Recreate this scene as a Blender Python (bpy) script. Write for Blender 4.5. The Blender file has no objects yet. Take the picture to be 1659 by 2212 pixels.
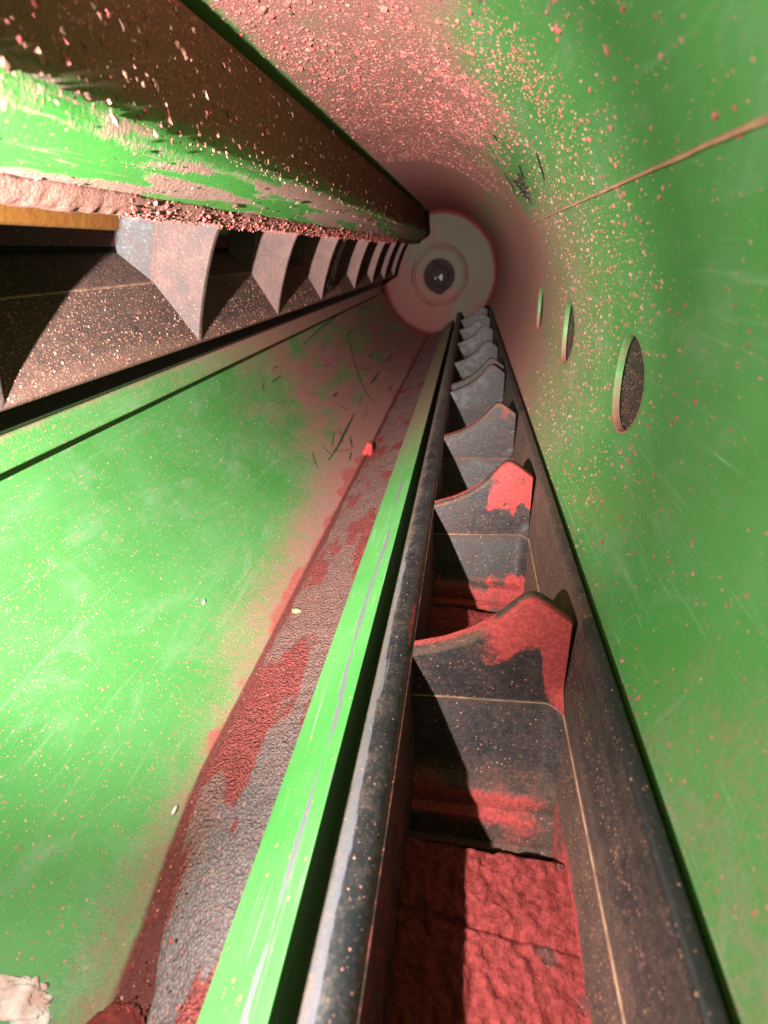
import bpy, math
import numpy as np
from mathutils import Matrix, Vector

SC = bpy.context.scene
COL = SC.collection
S = 0.12                      # metres per tube radius: everything below is laid out in tube radii
rng = np.random.default_rng(7)

# ------------------------------------------------------------------ camera, light, world
FPX, VPX, VPY = 1050.0, 1018.0, 540.0          # focal length and vanishing point of the tube, in a 1659 px wide frame
_d = np.array([VPX - 829.5, 1106.0 - VPY, -FPX]); _d /= np.linalg.norm(_d)
_r = np.array([1.0, 0, 0]); _X = _r - (_r @ _d) * _d; _X /= np.linalg.norm(_X); _Z = np.cross(_X, _d)
ROT = np.stack([_X, _d, _Z])                    # camera space -> world (world Y runs along the tube)
cam = bpy.data.cameras.new('camera'); camo = bpy.data.objects.new('camera', cam); COL.objects.link(camo)
cam.sensor_fit = 'HORIZONTAL'; cam.sensor_width = 36.0; cam.lens = 36.0 * FPX / 1659.0
cam.clip_start = 0.001; cam.clip_end = 50
M = Matrix.Identity(4)
for i in range(3):
    for j in range(3):
        M[i][j] = float(ROT[i, j])
camo.matrix_world = M
cam.dof.use_dof = True; cam.dof.focus_distance = 1.7 * S; cam.dof.aperture_fstop = 20.0
SC.camera = camo
SC.cycles.diffuse_bounces = 1; SC.cycles.max_bounces = 4

w = bpy.data.worlds.new('World'); SC.world = w; w.use_nodes = True
w.node_tree.nodes['Background'].inputs[0].default_value = (0.9, 0.8, 0.7, 1)
w.node_tree.nodes['Background'].inputs[1].default_value = 0.005
SC.view_settings.view_transform = 'Standard'; SC.view_settings.look = 'None'
SC.view_settings.exposure = 0.0; SC.view_settings.gamma = 1.0

FLASH = np.array([-0.655, -0.10, -0.05])
def flash(name, power, size_deg, blend, aim, col=(1.0, 0.955, 0.92)):
    l = bpy.data.lights.new(name, 'SPOT'); l.energy = power; l.spot_size = math.radians(size_deg)
    l.spot_blend = blend; l.shadow_soft_size = 0.016 * S; l.color = col
    o = bpy.data.objects.new(name, l); COL.objects.link(o)
    o.location = FLASH * S
    o.rotation_euler = Vector(aim).to_track_quat('-Z', 'Y').to_euler()
flash('flash_flood', 1.35, 178, 0.35, (0.05, 0.75, -0.25))
flash('belt_fill_spot', 3.0, 54, 1.0, (0.66, 0.50, -1.25))  # added spot at the flash point, only to brighten the belt pockets
flash('flash_hotspot', 11.0, 108, 1.0, (-0.19, 0.96, -0.20))
flash('flash_beam', 5.0, 75, 1.0, (0.06, 1, -0.03))
flash('flash_core', 15.0, 24, 1.0, (0.05, 1, 0.0))

# ------------------------------------------------------------------ numeric helpers
def ray(px, py):
    c = ROT @ np.array([px - 829.5, 1106.0 - py, -FPX])
    return np.array([c[0] / c[1], c[2] / c[1]])
def pol(deg, t):
    a = math.radians(deg); return np.array([t * math.cos(a), t * math.sin(a)])
_tab = rng.random((64, 64, 64)).astype(np.float32)
def vnoise(P, scale=1.0):
    q = np.asarray(P, float) * scale + 137.3
    i = np.floor(q).astype(int); f = q - i; f = f * f * (3 - 2 * f)
    out = 0
    for dx in (0, 1):
        for dy in (0, 1):
            for dz in (0, 1):
                wgt = (f[..., 0] if dx else 1 - f[..., 0]) * (f[..., 1] if dy else 1 - f[..., 1]) * (f[..., 2] if dz else 1 - f[..., 2])
                out = out + wgt * _tab[(i[..., 0] + dx) % 64, (i[..., 1] + dy) % 64, (i[..., 2] + dz) % 64]
    return out
def fbm(P, scale=1.0, oct=4):
    s, a, t = 0, 1.0, 0
    for k in range(oct):
        s = s + a * vnoise(P, scale * 2 ** k); t += a; a *= 0.5
    return s / t
def sst(a, b, x):
    t = np.clip((np.asarray(x, float) - a) / (b - a), 0, 1); return t * t * (3 - 2 * t)
def round_poly(pts, r, n=5, closed=False):
    pts = [np.array(p, float) for p in pts]; out = []; N = len(pts)
    rs = r if isinstance(r, (list, tuple)) else [r] * N
    for i, p in enumerate(pts):
        if (not closed and i in (0, N - 1)) or rs[i] <= 0:
            out.append(p); continue
        a, b = pts[(i - 1) % N], pts[(i + 1) % N]
        da, db = np.linalg.norm(a - p), np.linalg.norm(b - p)
        k = min(rs[i], 0.45 * da, 0.45 * db)
        A = p + (a - p) / da * k; B = p + (b - p) / db * k
        for t in np.linspace(0, 1, n):
            out.append((1 - t) ** 2 * A + 2 * t * (1 - t) * p + t * t * B)
    return np.array(out)
def densify(pts, step, closed=False):
    pts = list(pts); out = []
    if closed: pts = pts + [pts[0]]
    for a, b in zip(pts[:-1], pts[1:]):
        n = max(1, int(math.ceil(np.linalg.norm(b - a) / step)))
        for k in range(n): out.append(a + (b - a) * k / n)
    if not closed: out.append(pts[-1])
    return np.array(out)

# ------------------------------------------------------------------ mesh collector
class MB:
    def __init__(self): self.v, self.f, self.a, self.n, self.m = [], [], {}, 0, []
    def add(self, P, F, attrs=None, mat=0):
        P = np.asarray(P, float).reshape(-1, 3); k = len(P)
        attrs = attrs or {}
        for key in ('dust', 'red', 'speck', 'chip_glint', 'damp'):
            val = attrs.get(key, 0.0); val = np.broadcast_to(np.asarray(val, float).reshape(-1) if np.ndim(val) else val, (k,))
            self.a.setdefault(key, []).append(val)
        uv = attrs.get('wuv'); uv = P if uv is None else np.asarray(uv, float).reshape(-1, 3)
        self.a.setdefault('wuv', []).append(uv)
        self.f += [tuple(int(i) + self.n for i in f) for f in F]; self.m += [mat] * len(F)
        self.v.append(P); self.n += k
    def grid(self, P, attrs=None, close_u=False, caps=False, mat=0, keep=None):
        """P[n, m, 3]: n across the profile, m along"""
        n, m = P.shape[:2]; F = []
        for i in range(n if close_u else n - 1):
            i2 = (i + 1) % n
            for j in range(m - 1):
                if keep is not None and not keep[i, j]: continue
                F.append((i * m + j, i2 * m + j, i2 * m + j + 1, i * m + j + 1))
        if caps:
            F.append(tuple(i * m for i in range(n))[::-1]); F.append(tuple(i * m + m - 1 for i in range(n)))
        self.add(P, F, attrs, mat)
    def box(self, c, h, attrs=None, mat=0):
        c = np.array(c, float); h = np.array(h, float)
        P = np.array([[x, y, z] for x in (-1, 1) for y in (-1, 1) for z in (-1, 1)]) * h + c
        self.add(P, [(0, 1, 3, 2), (4, 6, 7, 5), (0, 4, 5, 1), (2, 3, 7, 6), (0, 2, 6, 4), (1, 5, 7, 3)], attrs, mat)
    def build(self, name, mat, parent=None, sharp=40, origin=(0, 0, 0)):
        me = bpy.data.meshes.new(name); V = np.concatenate(self.v) if self.v else np.zeros((0, 3))
        O = np.array(origin, float)
        me.from_pydata(((V - O) * S).tolist(), [], self.f)
        mats = mat if isinstance(mat, (list, tuple)) else [mat]
        for x in mats: me.materials.append(x)
        if len(mats) > 1: me.polygons.foreach_set('material_index', self.m)
        for key in ('dust', 'red', 'speck', 'chip_glint', 'damp'):
            at = me.attributes.new(key, 'FLOAT', 'POINT'); at.data.foreach_set('value', np.concatenate(self.a[key]).astype(np.float32))
        at = me.attributes.new('wuv', 'FLOAT_VECTOR', 'POINT'); at.data.foreach_set('vector', np.concatenate(self.a['wuv']).astype(np.float32).ravel())
        me.polygons.foreach_set('use_smooth', [True] * len(me.polygons))
        me.set_sharp_from_angle(angle=math.radians(sharp))
        me.update()
        o = bpy.data.objects.new(name, me); COL.objects.link(o)
        if parent is not None: o.parent = parent; o.location = (O - np.array(parent.get('_o', (0, 0, 0)))) * S
        else: o.location = O * S
        return o
def extrude(profile, ys, wob=None):
    """profile (n,2) in x,z swept along y -> P[n,m,3] and wuv"""
    pr = np.asarray(profile, float); ys = np.asarray(ys, float)
    P = np.zeros((len(pr), len(ys), 3)); P[..., 0] = pr[:, None, 0]; P[..., 2] = pr[:, None, 1]; P[..., 1] = ys[None]
    s = np.concatenate([[0], np.cumsum(np.linalg.norm(np.diff(pr, axis=0), axis=1))])
    U = np.zeros_like(P); U[..., 0] = s[:, None]; U[..., 1] = ys[None]
    if wob is not None: P = wob(P, U)
    return P, U
def empty(name, loc=(0, 0, 0)):
    o = bpy.data.objects.new(name, None); o.empty_display_size = 0.01; COL.objects.link(o); o.location = np.array(loc, float) * S
    return o
def tag(o, label, cat, group=None, kind=None):
    if label: o['label'] = label
    if cat: o['category'] = cat
    if group: o['group'] = group
    if kind: o['kind'] = kind
    return o

# ------------------------------------------------------------------ materials
RED = (0.52, 0.082, 0.072); PINK = (0.45, 0.170, 0.145); TAN = (0.45, 0.27, 0.15)
class NT:
    def __init__(self, name):
        self.m = bpy.data.materials.new(name); self.m.use_nodes = True; self.t = self.m.node_tree; self.n = self.t.nodes
        self.b = self.n['Principled BSDF']
    def new(self, typ, **kw):
        nd = self.n.new(typ)
        for k, v in kw.items(): setattr(nd, k, v)
        return nd
    def link(self, a, b): self.t.links.new(a, b)
    def put(self, sock, v):
        if isinstance(v, bpy.types.NodeSocket): self.link(v, sock)
        else: sock.default_value = v
    def math(self, op, a, b=0.0, c=None, clamp=False):
        nd = self.new('ShaderNodeMath', operation=op, use_clamp=clamp); self.put(nd.inputs[0], a); self.put(nd.inputs[1], b)
        if c is not None: self.put(nd.inputs[2], c)
        return nd.outputs[0]
    def attr(self, name, vec=False):
        nd = self.new('ShaderNodeAttribute', attribute_name=name); return nd.outputs['Vector' if vec else 'Fac']
    def scale(self, v, s):
        nd = self.new('ShaderNodeVectorMath', operation='MULTIPLY'); self.put(nd.inputs[0], v); nd.inputs[1].default_value = s; return nd.outputs[0]
    def noise(self, v, scale, det=4, rough=0.6, dist=0.0):
        nd = self.new('ShaderNodeTexNoise'); self.put(nd.inputs['Vector'], v); nd.inputs['Scale'].default_value = scale
        nd.inputs['Detail'].default_value = det; nd.inputs['Roughness'].default_value = rough; nd.inputs['Distortion'].default_value = dist; return nd.outputs['Fac']
    def mix(self, f, a, b):
        nd = self.new('ShaderNodeMix', data_type='RGBA'); self.put(nd.inputs[0], f)
        for s, v in ((nd.inputs[6], a), (nd.inputs[7], b)):
            self.put(s, v if isinstance(v, bpy.types.NodeSocket) else (*v, 1))
        return nd.outputs[2]
    def ss(self, x, a, b):
        nd = self.new('ShaderNodeMapRange', interpolation_type='SMOOTHSTEP'); self.put(nd.inputs[0], x); nd.inputs[1].default_value = a; nd.inputs[2].default_value = b; return nd.outputs[0]
    def cells(self, v, scale, thr):
        """round specks: 1 inside; thr = density socket 0..1"""
        nd = self.new('ShaderNodeTexVoronoi'); self.put(nd.inputs['Vector'], v); nd.inputs['Scale'].default_value = scale
        sep = self.new('ShaderNodeSeparateColor'); self.link(nd.outputs['Color'], sep.inputs[0])
        on = self.math('LESS_THAN', sep.outputs[0], thr)
        rad = self.math('MULTIPLY_ADD', sep.outputs[1], 0.28, 0.10)
        d = self.math('LESS_THAN', nd.outputs['Distance'], rad)
        return self.math('MULTIPLY', on, d), sep.outputs[2]

def dusty(name, base, base2, rough=0.4, fine=PINK, red=RED, speckcol=(0.55, 0.30, 0.20), streak=0.0, chip_glint=(0.16, 0.15, 0.17), metallic=0.0,
          bump=0.25, grit=0.0, spec=0.5, fscale=16, patch=None, speckscale=70, rsoft=(0.28, 0.80), bdist=0.012, grain=0.0, fins=95, cross=0.0):
    n = NT(name); tc = n.new('ShaderNodeTexCoord'); pos = n.scale(tc.outputs['Object'], (1 / S,) * 3)
    uv = n.attr('wuv', True); dust, redA, speck, chip_glintA = n.attr('dust'), n.attr('red'), n.attr('speck'), n.attr('chip_glint')
    big = n.noise(pos, 2.3, 5, 0.6); mid = n.noise(pos, fscale, 6, 0.7); fin = n.noise(pos, fins, 4, 0.7); vf = n.noise(pos, 260, 2, 0.6)
    col = n.mix(n.ss(big, 0.25, 0.75), base, base2)
    if streak > 0:
        st = n.noise(n.scale(uv, (34, 1.6, 1)), 1.0, 6, 0.65); st2 = n.noise(n.scale(uv, (130, 3.5, 1)), 1.0, 3, 0.6)
        k = n.math('MULTIPLY', n.math('ADD', n.ss(st, 0.56, 0.78), n.ss(st2, 0.62, 0.75)), streak, clamp=True)
        col = n.mix(k, col, patch or (0.30, 0.42, 0.26))
    if cross > 0:
        cr = n.noise(n.scale(uv, (2.2, 46, 1)), 1.0, 5, 0.65); cl = n.noise(n.scale(uv, (3.0, 3.0, 1)), 1.3, 3, 0.5)
        col = n.mix(n.math('MULTIPLY', n.math('MULTIPLY', n.ss(cr, 0.58, 0.74), n.ss(cl, 0.50, 0.66)), cross), col, (0.24, 0.33, 0.22))
        dkm = n.noise(n.scale(uv, (2.6, 1.7, 1)), 1.0, 5, 0.6)
        col = n.mix(n.math('MULTIPLY', n.ss(dkm, 0.50, 0.72), 0.14), col, (0.045, 0.165, 0.04))
        wh = n.noise(n.scale(uv, (5.5, 3.0, 1)), 1.0, 6, 0.7, 0.6)
        col = n.mix(n.math('MULTIPLY', n.ss(wh, 0.50, 0.72), 0.30), col, (0.30, 0.37, 0.27))
    # worn-through paint; on the rubber rail a painted highlight
    ch = n.ss(n.math('ADD', chip_glintA, n.math('MULTIPLY', n.math('SUBTRACT', n.noise(n.scale(uv, (30, 3.2, 1)), 1.0, 6, 0.7), 0.5), 1.3)), 0.52, 0.58)
    ch = n.math('MULTIPLY', ch, n.math('GREATER_THAN', chip_glintA, 0.01))
    col = n.mix(ch, col, chip_glint)
    # thin film of dust
    t = n.math('ADD', dust, n.math('MULTIPLY', n.math('SUBTRACT', mid, 0.5), 0.75))
    t = n.math('ADD', t, n.math('MULTIPLY', n.math('SUBTRACT', fin, 0.5), 0.7))
    gate = n.math('MULTIPLY', dust, 6.0, clamp=True)
    fd = n.math('MULTIPLY', n.ss(t, 0.12, 0.95), gate)
    finecol = n.mix(n.ss(vf, 0.35, 0.7), tuple(c * 0.72 for c in fine), fine)
    col = n.mix(fd, col, finecol)
    # caked red dust
    t2 = n.math('ADD', redA, n.math('MULTIPLY', n.math('SUBTRACT', mid, 0.5), 0.8))
    t2 = n.math('ADD', t2, n.math('MULTIPLY', n.math('SUBTRACT', fin, 0.5), 0.55))
    fr = n.math('MULTIPLY', n.ss(t2, *rsoft), n.math('MULTIPLY', redA, 12.0, clamp=True))
    redcol = n.mix(n.ss(fin, 0.35, 0.7), tuple(c * 0.62 for c in red), red)
    col = n.mix(fr, col, redcol)
    if grain > 0.5:
        vg = n.new('ShaderNodeTexVoronoi'); n.link(pos, vg.inputs['Vector']); vg.inputs['Scale'].default_value = 120; vg.inputs['Randomness'].default_value = 1.0
        fin = n.math('SUBTRACT', 0.82, n.math('MULTIPLY', vg.outputs['Distance'], 0.85))
        sc = n.new('ShaderNodeSeparateColor'); n.link(vg.outputs['Color'], sc.inputs[0])
        col = n.mix(n.math('MULTIPLY', sc.outputs[0], 0.32), col, (0.09, 0.07, 0.075))
    # dark damp powder
    dm = n.attr('damp'); dt = n.math('ADD', dm, n.math('MULTIPLY', n.math('SUBTRACT', mid, 0.5), 0.45)); dt = n.math('ADD', dt, n.math('MULTIPLY', n.math('SUBTRACT', fin, 0.5), 0.4))
    fm = n.math('MULTIPLY', n.ss(dt, 0.25, 0.85), n.math('MULTIPLY', dm, 8.0, clamp=True))
    col = n.mix(fm, col, n.mix(n.ss(fin, 0.35, 0.7), (0.12, 0.036, 0.032), (0.22, 0.055, 0.048)))
    if grain > 0:
        gm = n.math('MULTIPLY', n.math('SUBTRACT', 1.0, n.ss(fin, 0.36, 0.58)), grain)
        dk = n.new('ShaderNodeVectorMath', operation='SCALE'); n.link(col, dk.inputs[0]); dk.inputs['Scale'].default_value = 0.35
        col = n.mix(gm, col, dk.outputs[0])
    # specks
    s1, r1 = n.cells(pos, speckscale, n.math('MULTIPLY', speck, 0.9)); s2, r2 = n.cells(pos, speckscale * 2.4, speck)
    sp = n.math('MULTIPLY', n.math('MAXIMUM', s1, n.math('MULTIPLY', s2, 0.8)), n.math('SUBTRACT', 1.0, fr))
    col = n.mix(sp, col, n.mix(r1, speckcol, tuple(c * 0.8 for c in (speckcol[0], speckcol[1] * 0.7, speckcol[2] * 0.7))))
    n.link(col, n.b.inputs['Base Color'])
    cov = n.math('MAXIMUM', n.math('MAXIMUM', n.math('MAXIMUM', fd, fr), fm), sp)
    n.put(n.b.inputs['Roughness'], n.math('ADD', n.math('MULTIPLY', cov, 0.95 - rough), n.math('MULTIPLY_ADD', n.math('SUBTRACT', mid, 0.5), 0.2, rough), clamp=True))
    n.put(n.b.inputs['Specular IOR Level'], n.math('MULTIPLY_ADD', cov, -spec * 0.85, spec))
    n.b.inputs['Metallic'].default_value = metallic
    h = n.math('ADD', n.math('MULTIPLY', fin, n.math('MULTIPLY_ADD', n.math('MAXIMUM', fd, fr), 0.9, 0.10 + grit)), n.math('MULTIPLY', sp, 0.5))
    h = n.math('ADD', h, n.math('MULTIPLY', fr, 0.5))
    h = n.math('ADD', h, n.math('MULTIPLY', vf, n.math('MULTIPLY_ADD', fd, 0.35, grit * 0.6)))
    bp = n.new('ShaderNodeBump'); bp.inputs['Strength'].default_value = bump; bp.inputs['Distance'].default_value = bdist * S; n.link(h, bp.inputs['Height'])
    n.link(bp.outputs[0], n.b.inputs['Normal'])
    return n.m
def plain(name, c, rough=0.9, spec=0.2, c2=None, scale=30, metallic=0.0):
    n = NT(name); tc = n.new('ShaderNodeTexCoord'); pos = n.scale(tc.outputs['Object'], (1 / S,) * 3)
    f = n.noise(pos, scale, 4); n.link(n.mix(n.ss(f, 0.3, 0.7), c, c2 or tuple(x * 0.65 for x in c)), n.b.inputs['Base Color'])
    n.b.inputs['Roughness'].default_value = rough; n.b.inputs['Specular IOR Level'].default_value = spec; n.b.inputs['Metallic'].default_value = metallic
    bp = n.new('ShaderNodeBump'); bp.inputs['Strength'].default_value = 0.4; bp.inputs['Distance'].default_value = 0.006 * S; n.link(n.noise(pos, scale * 4, 3), bp.inputs['Height'])
    n.link(bp.outputs[0], n.b.inputs['Normal']); return n.m

G1, G2 = (0.062, 0.245, 0.052), (0.100, 0.295, 0.088)
m_green = dusty('green_paint', G1, G2, rough=0.38, streak=0.5, fine=(0.45, 0.20, 0.168), patch=(0.27, 0.44, 0.26), cross=0.5, red=(0.50, 0.115, 0.10), rsoft=(0.22, 0.95), speckscale=110, chip_glint=(0.03, 0.07, 0.035), bump=0.35)
m_bar = dusty('scuffed_green_paint', (0.075, 0.32, 0.068), (0.13, 0.38, 0.11), rough=0.42, streak=1.5, fine=(0.36, 0.26, 0.17), patch=(0.28, 0.45, 0.25), chip_glint=(0.20, 0.19, 0.21), bump=0.2)
m_beam = dusty('dusty_beam_paint', (0.055, 0.27, 0.042), (0.075, 0.31, 0.06), rough=0.45, streak=2.2, fine=(0.225, 0.155, 0.098), patch=(0.42, 0.32, 0.25), red=(0.47, 0.27, 0.22), rsoft=(0.34, 0.70), speckscale=110, chip_glint=(0.17, 0.15, 0.16), bump=0.4)
m_rub = dusty('black_rubber', (0.018, 0.017, 0.019), (0.028, 0.026, 0.028), rough=0.5, fine=(0.19, 0.105, 0.080), chip_glint=(0.20, 0.21, 0.26), speckcol=(0.50, 0.27, 0.17), bump=0.3, spec=0.4, speckscale=150, red=(0.54, 0.085, 0.078))
m_flap = dusty('lit_dusty_rubber', (0.030, 0.028, 0.030), (0.045, 0.042, 0.044), rough=0.5, fine=(0.29, 0.165, 0.145), red=(0.50, 0.17, 0.14), rsoft=(0.3, 0.8), speckcol=(0.5, 0.32, 0.24), bump=0.25, spec=0.4, speckscale=170)  # belt rubber and dust lightened in colour for the flash on left cleats
m_line = plain('tan_dust_line', (0.40, 0.23, 0.15), 0.9, 0.1, c2=(0.20, 0.10, 0.07), scale=22)
m_bead = dusty('worn_highlit_rubber', (0.014, 0.014, 0.017), (0.022, 0.022, 0.026), rough=0.36, streak=0.5, patch=(0.13, 0.125, 0.14), fine=(0.26, 0.18, 0.14), chip_glint=(0.115, 0.115, 0.14), bump=0.25, spec=0.5, speckscale=150)
m_floor = dusty('red_caked_rubber', (0.03, 0.024, 0.024), (0.045, 0.03, 0.028), rough=0.6, fine=(0.26, 0.085, 0.075), red=(0.36, 0.060, 0.055), bump=0.8, grit=0.8, bdist=0.008, grain=0.15, fins=60)
m_grit = dusty('grey_grit_strip', (0.27, 0.21, 0.21), (0.33, 0.255, 0.25), rough=0.95, fine=(0.50, 0.25, 0.22), red=(0.58, 0.135, 0.12), bump=1.0, grit=1.4, spec=0.1, bdist=0.006, grain=0.51, fins=70, rsoft=(0.30, 0.85))
m_groove = dusty('damp_red_powder', (0.15, 0.048, 0.042), (0.20, 0.055, 0.05), rough=0.9, fine=(0.20, 0.07, 0.055), red=(0.34, 0.055, 0.05), bump=0.8, grit=1.0, spec=0.15)
m_end = dusty('dusty_end_plate', (0.16, 0.115, 0.088), (0.15, 0.135, 0.095), rough=0.9, fine=(0.30, 0.105, 0.095), red=(0.20, 0.045, 0.042), bump=0.25, spec=0.1, fscale=3)
m_dark = plain('dark_recess', (0.018, 0.016, 0.016)); m_bolt = plain('steel_bolt', (0.30, 0.28, 0.29), 0.5, 0.5, metallic=0.6)
m_seam = plain('tan_sealant', (0.50, 0.29, 0.17), 0.85, 0.2, c2=(0.42, 0.20, 0.13), scale=25)
m_pink = plain('pink_dust_lump', (0.50, 0.17, 0.15), 0.95, 0.1, c2=(0.44, 0.11, 0.10), scale=18)
m_tanl = plain('tan_dust_lump', (0.45, 0.26, 0.18), 0.95, 0.1, c2=(0.42, 0.19, 0.14), scale=18)
m_brown = plain('brown_dust_lump', (0.20, 0.11, 0.075), 0.95, 0.1, scale=18)
m_yel = plain('amber_tint', (0.14, 0.058, 0.008), 0.6, 0.3, c2=(0.14, 0.045, 0.010), scale=8)
m_white = plain('pale_flake', (0.75, 0.70, 0.62), 0.8, 0.2, c2=(0.6, 0.42, 0.36), scale=25)
m_chaff = plain('yellow_chaff', (0.72, 0.52, 0.22), 0.8, 0.2)
m_scr = plain('bared_green_paint', (0.035, 0.10, 0.035), 0.6, 0.3, c2=(0.04, 0.065, 0.035), scale=10)
m_crumb = plain('crust_crumb', (0.38, 0.145, 0.125), 0.95, 0.1, c2=(0.32, 0.09, 0.08), scale=18)
m_red = plain('bright_red_dust', (0.55, 0.075, 0.065), 0.95, 0.1, c2=(0.42, 0.05, 0.05), scale=20)

# ------------------------------------------------------------------ the tube
AX = np.array([-0.52, -0.40]); D = 9.5
def tube_pt(phi, y, r=1.0):
    phi = np.asarray(phi, float); y = np.asarray(y, float)
    return np.stack(np.broadcast_arrays(AX[0] + r * np.cos(phi), y, AX[1] + r * np.sin(phi)), -1)
def phi_of(px, py):
    """where the view ray through a photo point meets the tube wall -> (phi, y)"""
    q = ray(px, py); a = q @ q; b = -2 * q @ AX; c = AX @ AX - 1
    y = (-b + math.sqrt(b * b - 4 * a * c)) / (2 * a); p = q * y - AX
    ph = math.atan2(p[1], p[0]); return (ph if ph > -1.2 else ph + 2 * math.pi), y
R_ = math.radians
tube = empty('tube_housing'); tag(tube, 'green painted round steel tube dusted with pink powder, seen from inside', 'tube')
PH0, PH1 = R_(-24.6), R_(277)
phs = np.linspace(PH0, PH1, 420)
ys = np.concatenate([np.linspace(-0.8, 0.2, 12)[:-1], np.linspace(0.2, 4.2, 250)[:-1], np.linspace(4.2, D, 70)])
PHg, Yg = np.meshgrid(phs, ys, indexing='ij')
holes = []
for (tx, ty), (bx, by) in (((1365, 725), (1360, 950)), ((1230, 658), (1216, 792)), ((1168, 620), (1163, 706))):
    p1, y1 = phi_of(tx, ty); p2, y2 = phi_of(bx, by); holes.append([(p1 + p2) / 2, (y1 + y2) / 2])
HR = 0.137
hp = np.mean([h[0] for h in holes]); y0 = phi_of(1325, 830)[1]; y1 = phi_of(1400, 800)[1]
holes[0][1] = (y0 + y1) / 2
for h in holes: h[0] = hp
keep = np.ones((len(phs) - 1, len(ys) - 1), bool)
for h in holes:
    dd = np.hypot(PHg - h[0], Yg - h[1])
    cen = 0.25 * (dd[:-1, :-1] + dd[1:, :-1] + dd[:-1, 1:] + dd[1:, 1:])
    inside = cen < HR; keep &= ~inside
    used_out = np.zeros_like(dd, bool); used_in = np.zeros_like(dd, bool)
    for a, b in ((0, 0), (1, 0), (0, 1), (1, 1)):
        used_in[a:a + inside.shape[0], b:b + inside.shape[1]] |= inside
        used_out[a:a + inside.shape[0], b:b + inside.shape[1]] |= ~inside
    bd = used_in & used_out
    f = np.where(bd, HR / np.maximum(dd, 1e-6), 1.0)
    PHg = np.where(bd, h[0] + (PHg - h[0]) * f, PHg); Yg = np.where(bd, h[1] + (Yg - h[1]) * f, Yg)
P = tube_pt(PHg, Yg)
deg = np.degrees(PHg)
nz = fbm(np.stack([PHg, Yg, 0 * Yg], -1), 1.7, 4); nz2 = fbm(np.stack([PHg * 2.5, Yg, 0 * Yg + 5], -1), 3.0, 4)
# where powder has settled: heavy along the roof beside the beam, thinning to the right; all over far down the tube; along the bottom groove
roof = sst(42, 72, deg + 30 * (nz - 0.5)) * (1 - sst(110, 122, deg)) * sst(0.15, 1.2, Yg)
far = sst(2.0, 4.3, Yg + 1.0 * (nz - 0.5))
right = sst(0.9, 2.6, Yg) * (1 - sst(30, 55, deg)) * 0.50
leftw = sst(120, 130, deg)
gd = (261.0 + 4.5 * (1 - sst(0.22, 0.85, Yg)) - deg) / 57.3                      # distance up the wall from the bottom groove
wide = 1 - sst(0.35, 0.95, Yg)
groove = 0 * gd * sst(150, 200, deg)
dust = np.clip(roof * (0.62 + 0.75 * (nz2 - 0.2)) + (0.34 + 1.7 * (nz2 - 0.38)) * far * (1 - 0.45 * (1 - leftw) * (1 - sst(40, 70, deg))) + 0.20 * far + right * (1 - 0.3 * leftw) + 0.8 * (1 - sst(0.0, 0.42, gd + 0.3 * (nz - 0.5))) * leftw * sst(0.1, 1.8, Yg), 0, 1.0)
dust = np.maximum(dust, 0.42 * sst(0.42, 0.72, nz) * (1 - leftw))
red = np.clip(0.95 * groove + 0.36 * roof * sst(0.5, 1.6, Yg) * (1 - sst(100, 108, deg)) + 0.34 * sst(4.5, 7, Yg) * (1 - sst(120, 150, deg)) + 0.25 * sst(7.5, 9.4, Yg), 0, 1)
gpatch = sst(0.35, 0.62, Yg) * sst(0.47, 0.56, fbm(np.stack([PHg * 1.4, Yg, 0 * Yg + 2], -1), 4.0, 4)) * (1 - sst(3, 4.5, Yg) * 0.5)
vR = 1.15 * fbm(np.stack([PHg * 1.3, Yg, 0 * Yg + 2], -1), 4.5, 5) - 3.2 * gd
red = np.where((deg > 200), 0.80 * sst(0.42, 0.60, vR) * sst(0.42, 0.7, Yg), red)
damp = leftw * np.clip((1 - sst(0.0, 0.022 + 0.03 * (1 - sst(0.3, 0.8, Yg)), gd - 0.004)) * 1.05 + 0.4 * (1 - sst(0, 0.06 + 0.06 * (1 - sst(0.3, 0.9, Yg)), gd)) * (nz2 - 0.2), 0, 1)
red *= 1 - 0.8 * sst(0.5, 0.58, nz2) * (1 - roof) * (1 - leftw)
speck = np.clip(0.10 + 0.55 * roof + 0.5 * right + 0.12 * leftw * (1 - far), 0, 0.8)
_c = phi_of(1128, 405)
clean = np.exp(-((deg - math.degrees(_c[0])) / 6.0) ** 2 - ((Yg - _c[1]) / 0.4) ** 2)
dust = dust * (1 - 0.7 * clean); red = red * (1 - clean); speck = speck * (1 - 0.5 * clean)     # flaked dark patch beside the seam
chipf = 0.72 * clean
strip = sst(101, 103.5, deg) * (1 - sst(110, 118, deg))                  # sheltered strip beside the beam
dust = dust * (1 - 0.75 * strip); red = red * (1 - strip); speck = speck * (1 - 0.8 * strip)
U = np.stack([PHg, Yg, 0 * Yg], -1)
dust = np.maximum(dust, leftw * 0.55 * (1 - sst(0.02, 0.12 + 0.12 * (1 - sst(0.3, 1.0, Yg)), gd + 0.12 * (nz2 - 0.5))))
mb = MB(); mb.grid(P, dict(dust=dust, red=red, speck=speck, chip_glint=chipf, damp=damp, wuv=U), keep=keep)
mb.build('shell', m_green, tube, 60)
# rolled lower hem of the right wall
hem = np.array([tube_pt(PH0, 0)[[0, 2]] + np.array([0.006, -0.012]) + 0.0135 * np.array([math.cos(a), math.sin(a)]) for a in np.linspace(0, 2 * math.pi, 13)[:-1]])
mb = MB(); P, U = extrude(hem, np.linspace(-0.5, D, 90)); mb.grid(P, dict(wuv=U, dust=0.25 + 0.5 * sst(1, 4, U[..., 1]), speck=0.2), close_u=True, caps=True)
mb.build('hem', m_green, tube)
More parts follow.
